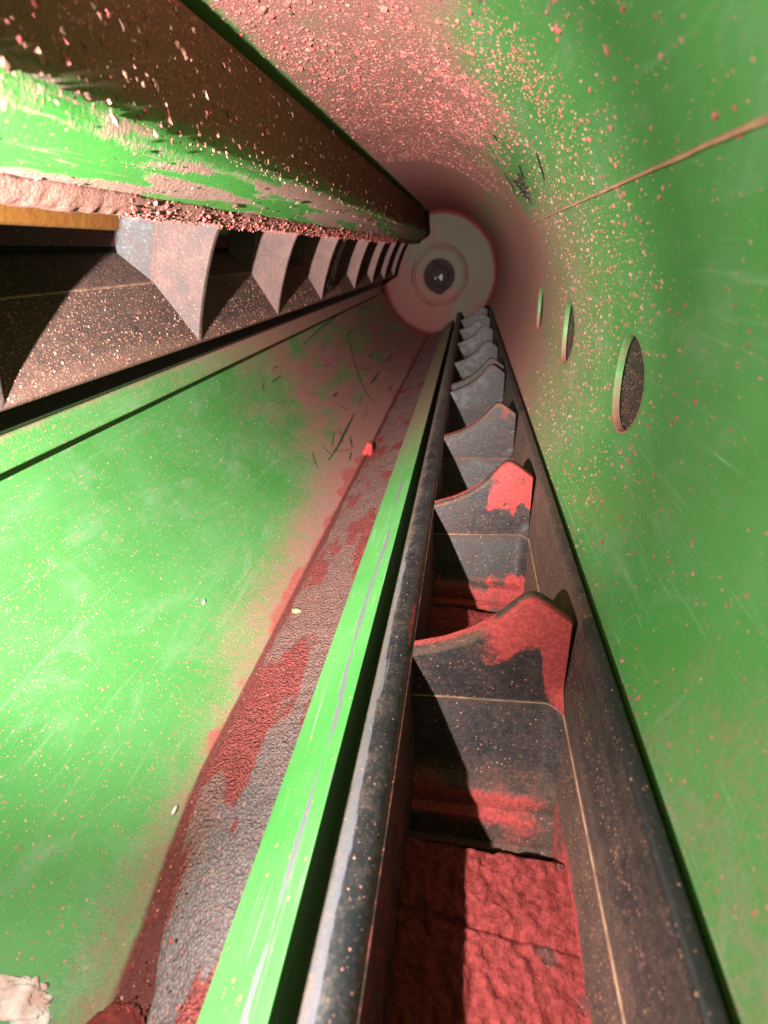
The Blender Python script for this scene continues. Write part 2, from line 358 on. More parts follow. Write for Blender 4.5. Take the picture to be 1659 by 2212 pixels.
# hole rims with the plate's thickness, and the dark rubber seen through each
for h in holes:
    a = np.linspace(0, 2 * math.pi, 97)[:-1]
    rows = []
    for rr, off in ((HR + 0.006, -0.001), (HR + 0.001, -0.0015), (HR - 0.004, 0.004), (HR - 0.005, 0.018), (HR + 0.02, 0.021)):
        rows.append(tube_pt(h[0] + rr * np.cos(a), h[1] + rr * np.sin(a), 1 + off))
    P = np.stack(rows, 1)
    low = sst(-0.1, 0.9, -np.cos(a))[:, None] * np.ones((1, 5))
    mb = MB(); mb.grid(P, dict(red=0.5 * low, dust=0.35 + 0.4 * low, speck=0.3), close_u=True)
    mb.build('hole_rim', m_green, tube)
    pp, yy = np.meshgrid(np.linspace(h[0] - 0.22, h[0] + 0.22, 12), np.linspace(h[1] - 0.22, h[1] + 0.22, 8), indexing='ij')
    mb = MB(); mb.grid(tube_pt(pp, yy, 1.024), dict(dust=0.22, speck=0.55)); mb.grid(tube_pt(pp, yy, 1.06), dict(dust=0.1))
    o = mb.build('backing_pad', m_rub, tube)
# weld / sealant bead down the right wall
sp, sy = phi_of(1500, 325)[0], 3.7
ys2 = np.linspace(-0.3, sy, 300); prof = np.linspace(-1, 1, 7)
pp, yy = np.meshgrid(prof, ys2, indexing='ij')
wd = 0.0046 * (0.9 + 0.2 * vnoise(np.stack([yy * 9, 0 * yy, 0 * yy], -1))) * (1 - 0.6 * sst(3.0, sy, yy))
phs_ = sp + pp * wd + 0.003 * (vnoise(np.stack([yy * 3, 0 * yy + 3, 0 * yy], -1)) - 0.5)
mb = MB(); mb.grid(tube_pt(phs_, yy, 1 - 0.002 - 0.009 * np.sqrt(np.clip(1 - pp ** 2, 0, 1)) * (0.7 + 0.6 * vnoise(np.stack([yy * 22, pp * 2, 0 * yy], -1)))))
mb.build('seam_bead', m_seam, tube)
# bottom trough under the right belt
tp = round_poly([(-0.30, -1.37), (-0.215, -1.47), (0.41, -1.47), (0.45, -1.05), (0.408, -0.835)], 0.03)
tp2 = np.array([p + np.array([0.0, -0.02]) for p in tp[::-1]])
mb = MB(); P, U = extrude(np.concatenate([tp, tp2]), np.linspace(-0.8, D, 40)); mb.grid(P, dict(wuv=U, dust=0.3, speck=0.1), close_u=True, caps=True)
mb.build('trough', m_green, tube)
# joint ring far down the tube
# scratches rubbed through the dust of the left wall
def ribbon(mb, pix, width):
    pts = [np.array(phi_of(*p)) for p in pix]; dn = []
    for a, b in zip(pts[:-1], pts[1:]):
        for t in np.linspace(0, 1, 7)[:-1]: dn.append(a + (b - a) * t)
    dn.append(pts[-1]); dn = np.array(dn)
    tg = np.gradient(dn, axis=0); tg /= np.linalg.norm(tg, axis=1)[:, None] + 1e-9; nn = np.stack([-tg[:, 1], tg[:, 0]], 1)
    wv = width * np.sqrt(np.clip(np.sin(np.linspace(0.12, math.pi - 0.12, len(dn))), 0, 1)) * rng.uniform(0.7, 1.25, len(dn))
    L, Rr = dn + nn * wv[:, None], dn - nn * wv[:, None]
    G = np.stack([tube_pt(q[:, 0], q[:, 1], 0.9965) for q in (L, Rr)])
    mb.grid(G)
def zz(x, y): return ((950 + x * 0.2486) * 0.6636, (950 + y * 0.2486) * 0.6636)
mb = MB()
for pts, wd in (([(150, 690), (380, 470), (520, 370), (680, 200), (760, 150), (880, 200), (1020, 205), (1060, 90)], .018), ([(800, 440), (735, 560), (770, 720), (860, 1050), (920, 1210), (990, 1350), (1120, 1500)], .014),
                ([(860, 180), (880, 440)], .008), ([(1075, 780), (1230, 900), (1370, 975)], .022), ([(1320, 810), (1250, 910)], .02), ([(1190, 960), (1260, 1010), (1330, 1100)], .016), ([(890, 1035), (1060, 985)], .014),
                ([(1030, 1210), (1090, 1130), (1150, 1040)], .02), ([(1340, 700), (1510, 765)], .02), ([(1000, 860), (1050, 825)], .02), ([(580, 1460), (740, 1550)], .01), ([(430, 1870), (660, 1840)], .006),
                ([(480, 2210), (600, 2030), (720, 1790), (820, 1590)], .018), ([(760, 1890), (790, 2050)], .012), ([(750, 2212), (780, 2100)], .01), ([(540, 1380), (600, 1320)], .02), ([(1280, 1300), (1300, 1240)], .02)):
    ribbon(mb, [zz(*p) for p in pts], wd * 0.55)
for pts, wd in (([(1115, 590), (1112, 610)], .01), ([(1128, 575), (1125, 640)], .008), ([(1105, 385), (1150, 440)], .02), ([(1122, 355), (1132, 385)], .016), ([(1090, 372), (1120, 430)], .012), ([(1068, 290), (1075, 303)], .02), ([(1160, 330), (1178, 392)], .010)):
    ribbon(mb, pts, wd * 0.7)
for _ in range(18):
    ph0, y0_ = R_(rng.uniform(203, 254)), rng.uniform(3.0, 5.6); an = rng.uniform(0, math.pi); ln = rng.uniform(0.03, 0.22); cv = rng.uniform(-.6, .6)
    tt_ = np.linspace(-.5, .5, 8); q_ = np.stack([ph0 + ln * (np.cos(an) * tt_ - cv * np.sin(an) * tt_ ** 2), y0_ + 1.6 * ln * (np.sin(an) * tt_ + cv * np.cos(an) * tt_ ** 2)], 1)
    nn_ = np.array([-np.sin(an), np.cos(an)]) * rng.uniform(.002, .0055); k_ = np.sqrt(np.sin(np.linspace(.1, math.pi - .1, 8)))[:, None]
    mb.grid(np.stack([tube_pt(*(q_ + sg * nn_ * k_).T, 0.9965) for sg in (1, -1)]))
o = mb.build('rubbed_mark', m_scr, tube); o['kind'] = 'stuff'

# ------------------------------------------------------------------ end plate
ep = empty('end_plate', (AX[0], D, AX[1])); ep['_o'] = (AX[0], D, AX[1])
tag(ep, 'dusty red round plate closing the far end of the green tube, hole in its hub', 'end plate')
def disc(mb, prof, n=96, attrs=None):
    a = np.linspace(0, 2 * math.pi, n + 1)[:-1]
    P = np.zeros((n, len(prof), 3))
    for j, (r, dy) in enumerate(prof):
        P[:, j, 0] = AX[0] + r * np.cos(a); P[:, j, 2] = AX[1] + r * np.sin(a); P[:, j, 1] = D + dy
    nzd = fbm(P, 2.4, 3)
    at = attrs(P, nzd) if attrs else {}
    mb.grid(P, at, close_u=True)
def at_plate(P, nz):
    r = np.hypot(P[..., 0] - AX[0], P[..., 2] - AX[1]); ang = np.arctan2(P[..., 2] - AX[1], P[..., 0] - AX[0])
    rd = 0.6 * sst(0.35, 0.65, nz + 0.25 * np.cos(ang + 2.3)) 
    edge = np.exp(-((r - 0.97) / 0.05) ** 2) + 0.8 * np.exp(-((r - 0.47) / 0.03) ** 2)
    return dict(dust=0.75 * sst(0.3, 0.7, nz + 0.3 * np.cos(ang + 2.3)), red=np.clip(0.9 * edge, 0, 1))
mb = MB(); disc(mb, [(1.0, -0.10), (0.985, -0.045), (0.955, -0.012), (0.93, -0.002), (0.88, -0.03), (0.85, -0.035), (0.82, -0.02), (0.75, 0), (0.65, 0), (0.56, 0), (0.52, 0.0), (0.49, 0.01), (0.46, 0.015), (0.44, 0.02)], attrs=at_plate); disc(mb, [(0.44, 0.02), (0.44, 0.25), (1.0, 0.25), (1.0, -0.1)])
mb.build('plate', m_end, ep, 60)
mb = MB(); disc(mb, [(0.47, 0.03), (0.50, -0.02), (0.495, -0.09), (0.46, -0.10), (0.43, -0.09), (0.41, -0.055), (0.38, -0.055), (0.32, -0.055), (0.285, -0.055), (0.27, -0.045), (0.265, 0.2)], attrs=at_plate)
mb.build('hub', m_end, ep, 60)
m_bore = plain('dark_red_bore', (0.040, 0.018, 0.018), 0.8, 0.2, c2=(0.02, 0.011, 0.011), scale=6)
mb = MB(); disc(mb, [(0.30, 0.08), (0.17, 0.08), (0.16, 0.0), (0.10, -0.02), (0.0, -0.02)], 48)
mb.build('dark_bore', m_bore, ep, origin=(AX[0], D, AX[1]))
for c_, h_ in (((AX[0] - 0.10, D - 0.06, AX[1] + 0.20), (0.05, 0.006, 0.05)), ((AX[0] + 0.02, D - 0.06, AX[1] - 0.24), (0.07, 0.006, 0.05))):
    mb = MB(); mb.box(c_, h_); mb.build('keyway_notch', m_bore, ep)
mb = MB()
for k in range(7):
    a = rng.uniform(0, 6.28); rr = rng.uniform(0.01, 0.075); mb.box((AX[0] + rr * math.cos(a), D - 0.03, AX[1] + rr * math.sin(a)), (rng.uniform(.008, .02), .02, rng.uniform(.008, .02)))
mb.build('shaft_end', m_bolt, ep)

# ------------------------------------------------------------------ beam along the upper left
beam = empty('folded_beam'); tag(beam, 'folded green sheet beam caked with dust running along the upper left of the tube', 'beam')
YB = 8.6
bp_ = densify(round_poly([(-0.82, 0.575), (-0.742, 0.535), (-0.692, 0.20), (-0.86, 0.108), (-0.93, 0.104)], [0, .03, .07, .02, 0], 9), 0.02)
inner = bp_ + np.array([-0.025, 0.02]); inner[:, 1] += 0.0
prof = np.concatenate([bp_, inner[::-1]])
ysb = np.concatenate([np.linspace(-0.6, 4, 260)[:-1], np.linspace(4, YB, 60)])
nb = len(bp_)
def beam_attr(P):
    x, y, z = P[..., 0], P[..., 1], P[..., 2]
    nb1 = fbm(np.stack([x * 3, y * 0.8, z * 3], -1), 2.5, 4); nb2 = fbm(P * np.array([2, 1, 2]), 4, 4)
    face = sst(0.19, 0.27, z); flank = 1 - face
    d = 0.95 * face * sst(0.22, 0.31, z + 0.10 * (nb1 - 0.5)) + flank * 0.10
    lip = 1 - sst(0.105, 0.125, z + 0.03 * (nb2 - 0.5))
    fs = fbm(np.stack([x * 6, y * 0.55, z * 6], -1), 3.0, 4); r = 0.9 * lip + flank * (0.85 * sst(0.46, 0.58, fs + 0.05 * (1 - sst(0.8, 1.6, y))) + 0.5 * np.exp(-((z - 0.20) / 0.02) ** 2))
    c = flank * 0.5 * sst(0.5, 0.62, fbm(np.stack([x * 8, y * 1.0, z * 8], -1), 2.0, 3)) * np.exp(-((z - 0.13) / 0.02) ** 2)
    return dict(dust=np.clip(d + 0.3 * sst(2, 5, y), 0, 1), red=np.clip(r, 0, 1), speck=np.clip(0.45 * face + 0.15, 0, 1), chip_glint=c)
P, U = extrude(prof, ysb)
mb = MB(); at = beam_attr(P); at['wuv'] = U; mb.grid(P, at, close_u=True, caps=True); mb.build('sheet', m_beam, beam)
# crust caked on the lower lip
cp = densify(round_poly([(-0.835, 0.122), (-0.845, 0.10), (-0.875, 0.078), (-0.93, 0.082), (-0.95, 0.115), (-0.90, 0.128)], .012, 3, True), 0.010, True)
ysc = np.linspace(-0.2, YB - 0.05, 900)
def crust(P, U):
    c = np.array([-0.89, 0.103]); dx = P[..., 0] - c[0]; dz = P[..., 2] - c[1]
    nn = fbm(P, 14, 3); n2 = vnoise(P, 45); big = vnoise(P * np.array([1, 1.2, 1]), 5)
    k = 0.80 + 0.35 * nn + 0.30 * (n2 - 0.5) + 0.30 * (big - 0.5) + 0.12 * (1 - sst(0.8, 1.7, P[..., 1]))
    P[..., 0] = c[0] + dx * (0.80 + 0.25 * k); P[..., 2] = c[1] + dz * k; return P
P, U = extrude(cp, ysc, crust); mb = MB(); mb.grid(P, dict(wuv=U, dust=0.95, red=0.25 + 0.3 * sst(1.2, 3, U[..., 1])), close_u=True, caps=True)
m_crust = dusty('pink_crust', (0.42, 0.18, 0.14), (0.48, 0.25, 0.20), rough=0.95, fine=(0.47, 0.22, 0.175), red=(0.36, 0.085, 0.075), bump=0.8, grit=0.8, spec=0.1, bdist=0.02, grain=0.25)
o = mb.build('dust_crust', m_crust, beam, 80)

# ------------------------------------------------------------------ ledge on the left wall
ledge = empty('guide_ledge'); tag(ledge, 'narrow green ledge strip on the left wall just below the left belt', 'ledge')
A = pol(-160.2, 1.545); B = pol(-156.2, 1.535)
lp = densify(round_poly([A + (-.05, .01), A, B, B + (-.05, -.015), A + (-.06, -.03)], [0, .012, .012, .01, 0], 5), 0.015, True)
P, U = extrude(lp, np.linspace(-0.2, 8.7, 240))
mb = MB(); mb.grid(P, dict(wuv=U, dust=np.clip(0.22 + 0.6 * sst(1.6, 4, U[..., 1]) + 0.25 * sst(-0.545, -0.53, P[..., 2]), 0, 1), speck=0.35, red=0.25 * sst(3, 7, U[..., 1])), close_u=True, caps=True)
mb.build('lip', m_green, ledge)
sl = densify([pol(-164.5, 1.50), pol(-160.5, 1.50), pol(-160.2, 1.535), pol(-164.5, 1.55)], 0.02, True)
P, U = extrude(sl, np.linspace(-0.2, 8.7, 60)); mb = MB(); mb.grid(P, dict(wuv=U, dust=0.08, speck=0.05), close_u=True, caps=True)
mb.build('dark_gap_strip', m_rub, ledge)  # added dark strip that blackens the shaded gap behind the belt rim

# ------------------------------------------------------------------ grit strip at the bottom, green bar
strip_ = empty('grit_strip'); tag(strip_, 'rough grey strip with red powder between the left wall groove and the green bar', 'strip')
gp = [(-0.640, -1.40), (-0.660, -1.366), (-0.632, -1.344), (-0.39, -1.262), (-0.34, -1.40)]
gp = densify(round_poly(gp, [0, .02, .02, .01, 0], 5), 0.011, True)
ysg = np.concatenate([np.linspace(0.12, 1.6, 330)[:-1], np.linspace(1.6, 9.35, 360)])
def gw(P, U):
    edge = 1 - sst(-0.645, -0.40, P[..., 0]); y = P[..., 1]
    P[..., 0] += edge * (0.125 * (1 - sst(0.25, 0.75, y)) + 0.035 * (fbm(np.stack([y * 3, y * 0, y * 0], -1), 2, 3) - 0.5))
    nn = fbm(P, 34, 3) - 0.5; n2 = vnoise(P, 9) - 0.5
    P[..., 2] += (0.015 * nn + 0.012 * n2) * (P[..., 2] > -1.39); return P
P, U = extrude(gp, ysg, gw)
nn = fbm(np.stack([P[..., 0] * 2.5, P[..., 1] * 0.9, 0 * U[..., 1]], -1), 4.2, 4)
rd = 0.9 * sst(0.56, 0.66, nn + 0.12 * sst(0.5, 0.9, P[..., 1]) * (1 - sst(1.2, 1.6, P[..., 1]))) + 0.2 * sst(1.2, 2.5, P[..., 1])
mb = MB(); mb.grid(P, dict(wuv=U, red=np.clip(rd, 0, 0.95), dust=np.clip(0.24 + 0.62 * sst(0.45, 1.5, P[..., 1]) + 0.5 * (1 - sst(-0.60, -0.53, P[..., 0])), 0, 1), speck=0.05), close_u=True, caps=True)
mb.build('grit_bed', m_grit, strip_, 180)
bar = empty('green_bar'); tag(bar, 'scuffed bright green bar with bare grey streaks beside the grit strip', 'bar')
yv = np.concatenate([np.linspace(0.1, 1.6, 120)[:-1], np.linspace(1.6, 9.3, 120)]); tt = np.linspace(0, 1, 14)
T_, Y_ = np.meshgrid(tt, yv, indexing='ij')
lft = 264.0 + 0 * Y_
PHf = np.radians(lft + (268.5 - lft) * T_)
Pf = tube_pt(PHf, Y_); rr_ = 1 - 0.004 * np.sin(np.pi * np.clip(T_ * 1.3, 0, 1)) - 0.012 * (fbm(Pf, 26, 3) - 0.35) * np.clip(T_ * 5, 0, 1) + 0.003 * (T_ < 0.01)
mb = MB(); mb.grid(tube_pt(PHf, Y_, rr_), dict(dust=0.25, red=0.30 + 0.5 * sst(0.5, 0.65, fbm(Pf, 7, 3)) * sst(0.4, 1.2, Y_), speck=0.03))
mb.build('groove_fill', m_groove, strip_, 180)
P1, P2 = pol(-107.6, 1.26), pol(-101.9, 1.115)
b_ = densify(round_poly([P1, P2, P2 + (-.002, -.10), P2 + (-.02, -.30), P1 + (.02, -.17), P1 + (.006, -.03)], .011, 5, True), 0.012, True)
def bw(P, U):
    y = P[..., 1]; P[..., 0] += 0.010 * (sst(0.2, 1.0, y) - 0.5) * 0; return P
P, U = extrude(b_, np.concatenate([np.linspace(0.1, 3, 220)[:-1], np.linspace(3, 9.3, 60)]), bw)
s_ = ((P[..., 0] - P1[0]) * (P2 - P1)[0] + (P[..., 2] - P1[1]) * (P2 - P1)[1]) / ((P2 - P1) @ (P2 - P1))
y = P[..., 1]
c = 0.66 * np.exp(-((s_ - 0.70 - 0.16 * (vnoise(np.stack([y * 2, 0 * y, 0 * y], -1)) - 0.5)) / 0.11) ** 2) * (1 - sst(2.2, 3.5, y)) + 0.50 * np.exp(-((s_ - 0.02) / 0.06) ** 2) + 0.42 * np.exp(-((s_ - 0.98) / 0.05) ** 2)
mb = MB(); mb.grid(P, dict(wuv=U, chip_glint=c, dust=np.clip(0.10 + 0.75 * sst(1.8, 4, y) + 0.25 * (1 - sst(0, 0.1, s_)), 0, 1), red=0.25 * sst(3, 6, y), speck=0.06), close_u=True, caps=True)
mb.build('bar_body', m_bar, bar)
# rubber bead beside the right belt
bead = empty('rubber_edge_rail'); tag(bead, 'worn black rubber rail with a painted highlight between the green bar and the right belt', 'rail')
bc = np.array([-0.124, -1.003])
bd_ = [bc + 0.044 * np.array([math.cos(a), math.sin(a)]) for a in np.linspace(R_(20), R_(215), 26)]
bd_ += [np.array([-0.150, -1.10]), np.array([-0.088, -1.10])]
bd_ = densify(bd_, 0.02, True)
P, U = extrude(bd_, np.concatenate([np.linspace(0.1, 3, 200)[:-1], np.linspace(3, 9.3, 60)]))
ang = np.degrees(np.arctan2(P[..., 2] - bc[1], P[..., 0] - bc[0])); y = P[..., 1]
edge = np.exp(-((ang - 26) / 9) ** 2)
mb = MB(); mb.grid(P, dict(wuv=U, dust=np.clip(0.22 + 0.30 * np.exp(-((ang - 145) / 28) ** 2) + 0.75 * edge + 0.25 * sst(2, 4, y), 0, 1), chip_glint=0.80 * np.exp(-((ang - 132) / 34) ** 2) * (1 - sst(1, 2.2, y)),
     red=np.clip(0.62 * np.exp(-((ang - 40) / 22) ** 2) * np.exp(-((y - 1.12) / 0.18) ** 2) + 0.5 * np.exp(-((ang - 40) / 22) ** 2) * np.exp(-((y - 2.05) / 0.12) ** 2), 0, 1), speck=0.08), close_u=True, caps=True)
mb.build('bead', m_bead, bead)  # pale band on the bead's upper left is a painted highlight over wear

# ------------------------------------------------------------------ belts of moulded rubber buckets
def interp_curve(pts, n):
    pts = np.asarray(pts, float); d = np.concatenate([[0], np.cumsum(np.linalg.norm(np.diff(pts, axis=0), axis=1))]); t = np.linspace(0, d[-1], n)
    k = np.stack([np.interp(t, d, pts[:, i]) for i in range(2)], 1)
    for _ in range(2): k[1:-1] = 0.25 * k[:-2] + 0.5 * k[1:-1] + 0.25 * k[2:]
    return k
def cleat_mesh(mb, top, crease, bottom, yk, lean1, lean2, thick, steps, attr, n=64, fil=0.0):
    """one upright flap: top edge curve, moulded crease line, bottom line (each (n,2)); leans along -y going down"""
    C = []; L = []
    nv = 14
    def row(a, b, t, y, v): C.append(np.column_stack([(a + (b - a) * t)[:, 0], np.full(n, y), (a + (b - a) * t)[:, 1]])); L.append(v)
    for (ex, dy, v) in steps[::-1]:
        C.append(np.column_stack([bottom[:, 0], np.full(n, yk + dy), bottom[:, 1]]) + np.array(ex)); L.append(v)
    for t in np.linspace(0, 1, nv): row(bottom, crease, t * 0.985, yk - lean2 + (lean2 - lean1) * t, 2 - t)
    for t in (-0.004, 0.0, 0.012): row(crease, top, max(t, -0.004), yk - lean1 - (0.004 if abs(t) < .001 else 0), 1 - t)
    for t in np.linspace(0.03, 1, nv + 6): row(crease, top, t * 0.99, yk - lean1 + lean1 * t, 1 - t)
    row(crease, top, 1.0, yk + 0.006, 0.0); row(crease, top, 1.0, yk + thick - 0.008, -0.4); row(crease, top, 0.985, yk + thick, -0.6)
    for t in np.linspace(0.95, 0, 5): row(crease, top, t, yk + thick + 0.01 * (1 - t), -1)
    row(bottom, crease, 0.0, yk + thick + 0.02, -1)
    P = np.stack(C, 1); V = np.broadcast_to(np.array(L)[None], P.shape[:2])
    s = np.broadcast_to(np.linspace(0, 1, n)[:, None], P.shape[:2])
    a = attr(P, s, V)
    if fil: P = P.copy(); P[..., 1] -= fil * np.clip((s - 0.88) / 0.12, 0, 1) ** 2 * sst(0.80, 0.99, V) * (V < 2.05)
    iscr = np.abs(V - 1) < 0.008
    a['dust'] = np.where(iscr, 0.6, a['dust'])
    a['speck'] = np.where(iscr, 0, a['speck'])
    mb.grid(P, a, mat=0)
    e = 0.0019 / np.maximum(np.linalg.norm(top - crease, axis=1), 0.05)[:, None]
    G = np.stack([np.column_stack([(crease + (top - crease) * t * e)[:, 0], np.full(n, yk - lean1 - o), (crease + (top - crease) * t * e)[:, 1]]) for t, o in ((1.0, 0.0005), (0.0, 0.0052), (-1.0, 0.0015))], 1)
    G[..., 1] -= fil * np.clip((np.linspace(0, 1, n)[:, None] - 0.88) / 0.12, 0, 1) ** 2
    mb.grid(G, mat=1)
n = 64
# --- right belt
Rtip, Rend = np.array([-0.080, -0.972]), np.array([0.327, -0.806])
edge_px = [(892, 1408), (960, 1396), (1020, 1376), (1075, 1347), (1112, 1318), (1135, 1301), (1152, 1295), (1172, 1300), (1200, 1318), (1236, 1344)]
YR = [0.995, 1.885, 2.77, 3.83, 4.95, 6.1, 7.2, 8.3]
q = np.array([ray(*p) for p in edge_px]) * 1.0
topR = interp_curve(q, n)
sR = np.linspace(0, 1, n)[:, None]
creaseR = np.array([-0.070, -1.105]) * (1 - sR) + np.array([0.329, -1.070]) * sR
botR = np.array([-0.050, -1.275]) * (1 - sR) + np.array([0.325, -1.262]) * sR
stepsR = [((0, 0, -0.004), -0.165, 2.1), ((0, 0, -0.02), -0.178, 2.2), ((0, 0, -0.055), -0.185, 2.3), ((0, 0, -0.06), -0.212, 2.35), ((0, 0, -0.075), -0.22, 2.4), ((0, 0, -0.125), -0.235, 2.6), ((0, 0, -0.13), -0.25, 2.7), ((0, 0, -0.19), -0.26, 2.9)]
beltR = empty('bucket_belt'); tag(beltR, 'black rubber bucket belt on the right caked with red powder in its pockets', 'belt', 'rubber bucket belts')
def attrR(k):
    def f(P, s, V):
        nn = fbm(P, 5.5, 4); n2 = fbm(P + k, 16, 3)
        if k == 0:
            r = 0.95 * sst(0.30, 0.62, s + 0.25 * (nn - 0.5)) * (1 - sst(0.40, 0.62, V - 0.55 * sst(0.82, 0.9, s) + 0.9 * (nn - 0.5)))
        elif k == 1:
            r = 1.0 * sst(0.50, 0.58, s + 0.12 * (nn - 0.5)) * (1 - sst(0.55, 0.66, V + 0.5 * (nn - 0.5))) + 0.75 * sst(0.60, 0.66, fbm(P + 3, 9, 3)) * (V > 0.2)
        else:
            r = 0.5 * sst(0.6, 0.75, nn) * (1 - sst(0.3, 0.6, V)) * (k < 4)
        r = r - 0.55 * sst(0.60, 0.72, n2) * (V > 0.05)
        r = np.where((V < 0) & (V > -0.8), (0.9 if k < 3 else 0.2) * (1 - sst(0.42, 0.60, s + 0.2 * (n2 - 0.5))), r)
        r = np.where(V < -0.8, 0.2, r)
        base = sst(1.75, 2.05, V)
        ridge = 0.5 + 0.5 * np.sin(P[..., 2] * 150); r = np.maximum(r, (0.30 + 0.42 * ridge) * base * (1 - 0.7 * sst(0.78, 1.0, s + 0.3 * (nn - .5))))
        d = 0.30 + 0.18 * (nn - 0.4) + 0.30 * (np.abs(V) < 0.06) + 0.25 * base
        d = np.where((V < 0.0) & (V > -0.8), 0.45, d)
        if k >= 3: d = d * 0.5 + 0.08; r = r * 0.3
        return dict(dust=np.clip(d, 0, 1), red=np.clip(r, 0, 1), speck=0.15 * np.ones_like(V) * (V > -0.1), chip_glint=np.where(k >= 2, 0.0, 0) * V)
    return f
wallR = densify(round_poly([(0.372, -0.86), (0.368, -0.797), (0.340, -0.800), (0.329, -1.07), (0.325, -1.262), (0.325, -1.455)], [0, .008, .008, 0, 0, 0], 4), 0.02)
wallL = densify([np.array(p) for p in [(-0.086, -1.00), (-0.078, -0.985), (-0.070, -1.105), (-0.050, -1.275), (-0.050, -1.455)]], 0.04)
for k, yk in enumerate(YR):
    prev = YR[k - 1] + 0.055 if k else -0.30
    yy = np.linspace(prev - 0.055 + 0.0, yk, 110 if k < 2 else 30)
    mb = MB()
    P, U = extrude(wallR, yy); z = P[..., 2]
    crs = np.exp(-((z + 1.07) / 0.006) ** 2)
    nn = fbm(P, 6, 4)
    flange = sst(-0.815, -0.805, z)
    # crease row as a dusty line
    at = dict(wuv=U, dust=np.clip(0.38 + 0.3 * (nn - 0.5) + 0.2 * (1 - sst(-1.1, -0.95, z)) - 0.22 * flange + (0.30 if k else 0) - (0.25 if k > 2 else 0), 0, 1), red=np.clip(0.55 * (1 - sst(-1.27, -1.22, z)) + 0.28 * sst(0.45, 0.62, nn), 0, 0.9) * (1 - flange) * (1 if k < 3 else 0.3), speck=0.22 - 0.12 * flange, chip_glint=0.0)
    mb.grid(P, at)
    for sgn, (cx, cz) in ((1, (0.3275, -1.07)),):
        G = np.zeros((3, len(yy), 3)); G[..., 1] = yy
        G[0, :, 0], G[0, :, 2] = cx + .0015, cz + .0026; G[1, :, 0], G[1, :, 2] = cx - .0022, cz; G[2, :, 0], G[2, :, 2] = cx + .0014, cz - .0026
        G[..., 1] = np.minimum(G[..., 1], yk - 0.068)
        mb.grid(G, mat=1)
    P, U = extrude(wallL, yy); mb.grid(P, dict(wuv=U, dust=0.35, red=0.35, speck=0.05))
    bk = mb.build('bucket', [m_rub, m_line], beltR, origin=(0, yk, -1.2)); bk['_o'] = (0, yk, -1.2)
    # floor, lumpy with caked powder
    fy0, fy1 = prev, yk - 0.325
    nx, ny = (110, 260) if k == 0 else (36, 46)
    X, Y = np.meshgrid(np.linspace(-0.052, 0.326, nx), np.linspace(fy0, fy1, ny), indexing='ij')
    Z = -1.268 + 0.0 * X; Pq = np.stack([X, Y, Z], -1)
    lump = fbm(Pq, 13, 3) - 0.5; l2 = vnoise(Pq, 42) - 0.5
    Z = Z + (0.012 * lump + 0.011 * l2 + 0.010 * (vnoise(Pq, 80) - 0.5)) * (1 - sst(0.22, 0.33, X) * 0.7) - 0.012 * np.exp(-((Y - (fy1 - 0.155 - 0.06 * (X - 0.15))) / 0.006) ** 2)
    Pq[..., 2] = Z
    front = Pq[:, -1:, :].copy(); front[..., 2] -= 0.05; front[..., 1] += 0.004; f2 = front.copy(); f2[..., 2] = -1.46
    Pq = np.concatenate([Pq, front, f2], 1)
    bare = 0.75 * sst(0.60, 0.72, fbm(Pq * np.array([1.0, 1, 0]), 11, 4) + 0.12 * sst(0.22, 0.31, Pq[..., 0]))
    mb = MB(); mb.grid(Pq, dict(red=np.clip(0.95 - 0.85 * bare, 0, 1), dust=0.6, speck=0.05))
    mb.build('pocket_floor', m_floor, bk, 180)
    mb = MB(); cleat_mesh(mb, topR, creaseR, botR, yk, 0.028, 0.125, 0.050, stepsR, attrR(k), fil=0.040)
    mb.build('cleat', [m_rub, m_line], bk, 35)
    if k == 3:
        mb = MB(); up = topR + np.array([0.0, 0.02]); cleat_mesh(mb, up, creaseR, botR, yk + 0.15, 0.01, 0.02, 0.05, [], attrR(6))
        mb.build('splice_plate', [m_rub, m_line], bk, 35)

# --- left belt (the other run, opening to the right)
beltL = empty('bucket_belt'); tag(beltL, 'black rubber bucket belt on the left partly hidden behind the dusty beam', 'belt', 'rubber bucket belts')
YL = [1.072, 2.17, 3.21, 4.26, 5.58, 6.62, 7.60, 8.60]
eL = [ray(*p) * 2.17 for p in [(430, 738), (431, 700), (436, 650), (446, 585), (459, 528), (473, 488)]]
eL[0] = np.array([-1.200, -0.373])
eL += [np.array([-0.995, 0.22]), np.array([-1.0, 0.29]), np.array([-1.06, 0.33]), np.array([-1.16, 0.36])]
topL = interp_curve(eL, n)
creaseL = interp_curve([np.array([-1.315, -0.121]), np.array([-1.30, 0.10]), np.array([-1.30, 0.30])], n)
botL = interp_curve([np.array([-1.405, -0.012]), np.array([-1.405, 0.12]), np.array([-1.395, 0.28])], n)
# crease of the flap runs from the corner upwards
creaseL = interp_curve([ray(330, 610) * 2.09, ray(336, 545) * 2.09 , ray(342, 478) * 2.09, ray(342, 478) * 2.09 + np.array([0.0, 0.2])], n)
def attrL(k):
    def f(P, s, V):
        nn = fbm(P, 4.0, 4)
        r = 0.75 * sst(0.40, 0.75, s) * np.exp(-((V - 0.55) / 0.45) ** 2) * sst(0.3, 0.6, nn) + 0.2 * sst(0.3, 0.7, s)
        d = 0.50 + 0.25 * (nn - 0.5) + 0.25 * sst(2, 5, P[..., 1]) - 0.25 * sst(1.0, 1.1, V)
        return dict(dust=np.clip(d, 0, 1) * np.where(V < -0.5, 0.5, 1), red=np.where(V < -0.5, 0, np.clip(r + (0.2 if k > 3 else 0) * sst(.3, .6, s), 0, 1)), speck=0.14 * np.ones_like(V) * (V > -0.1))
    return f
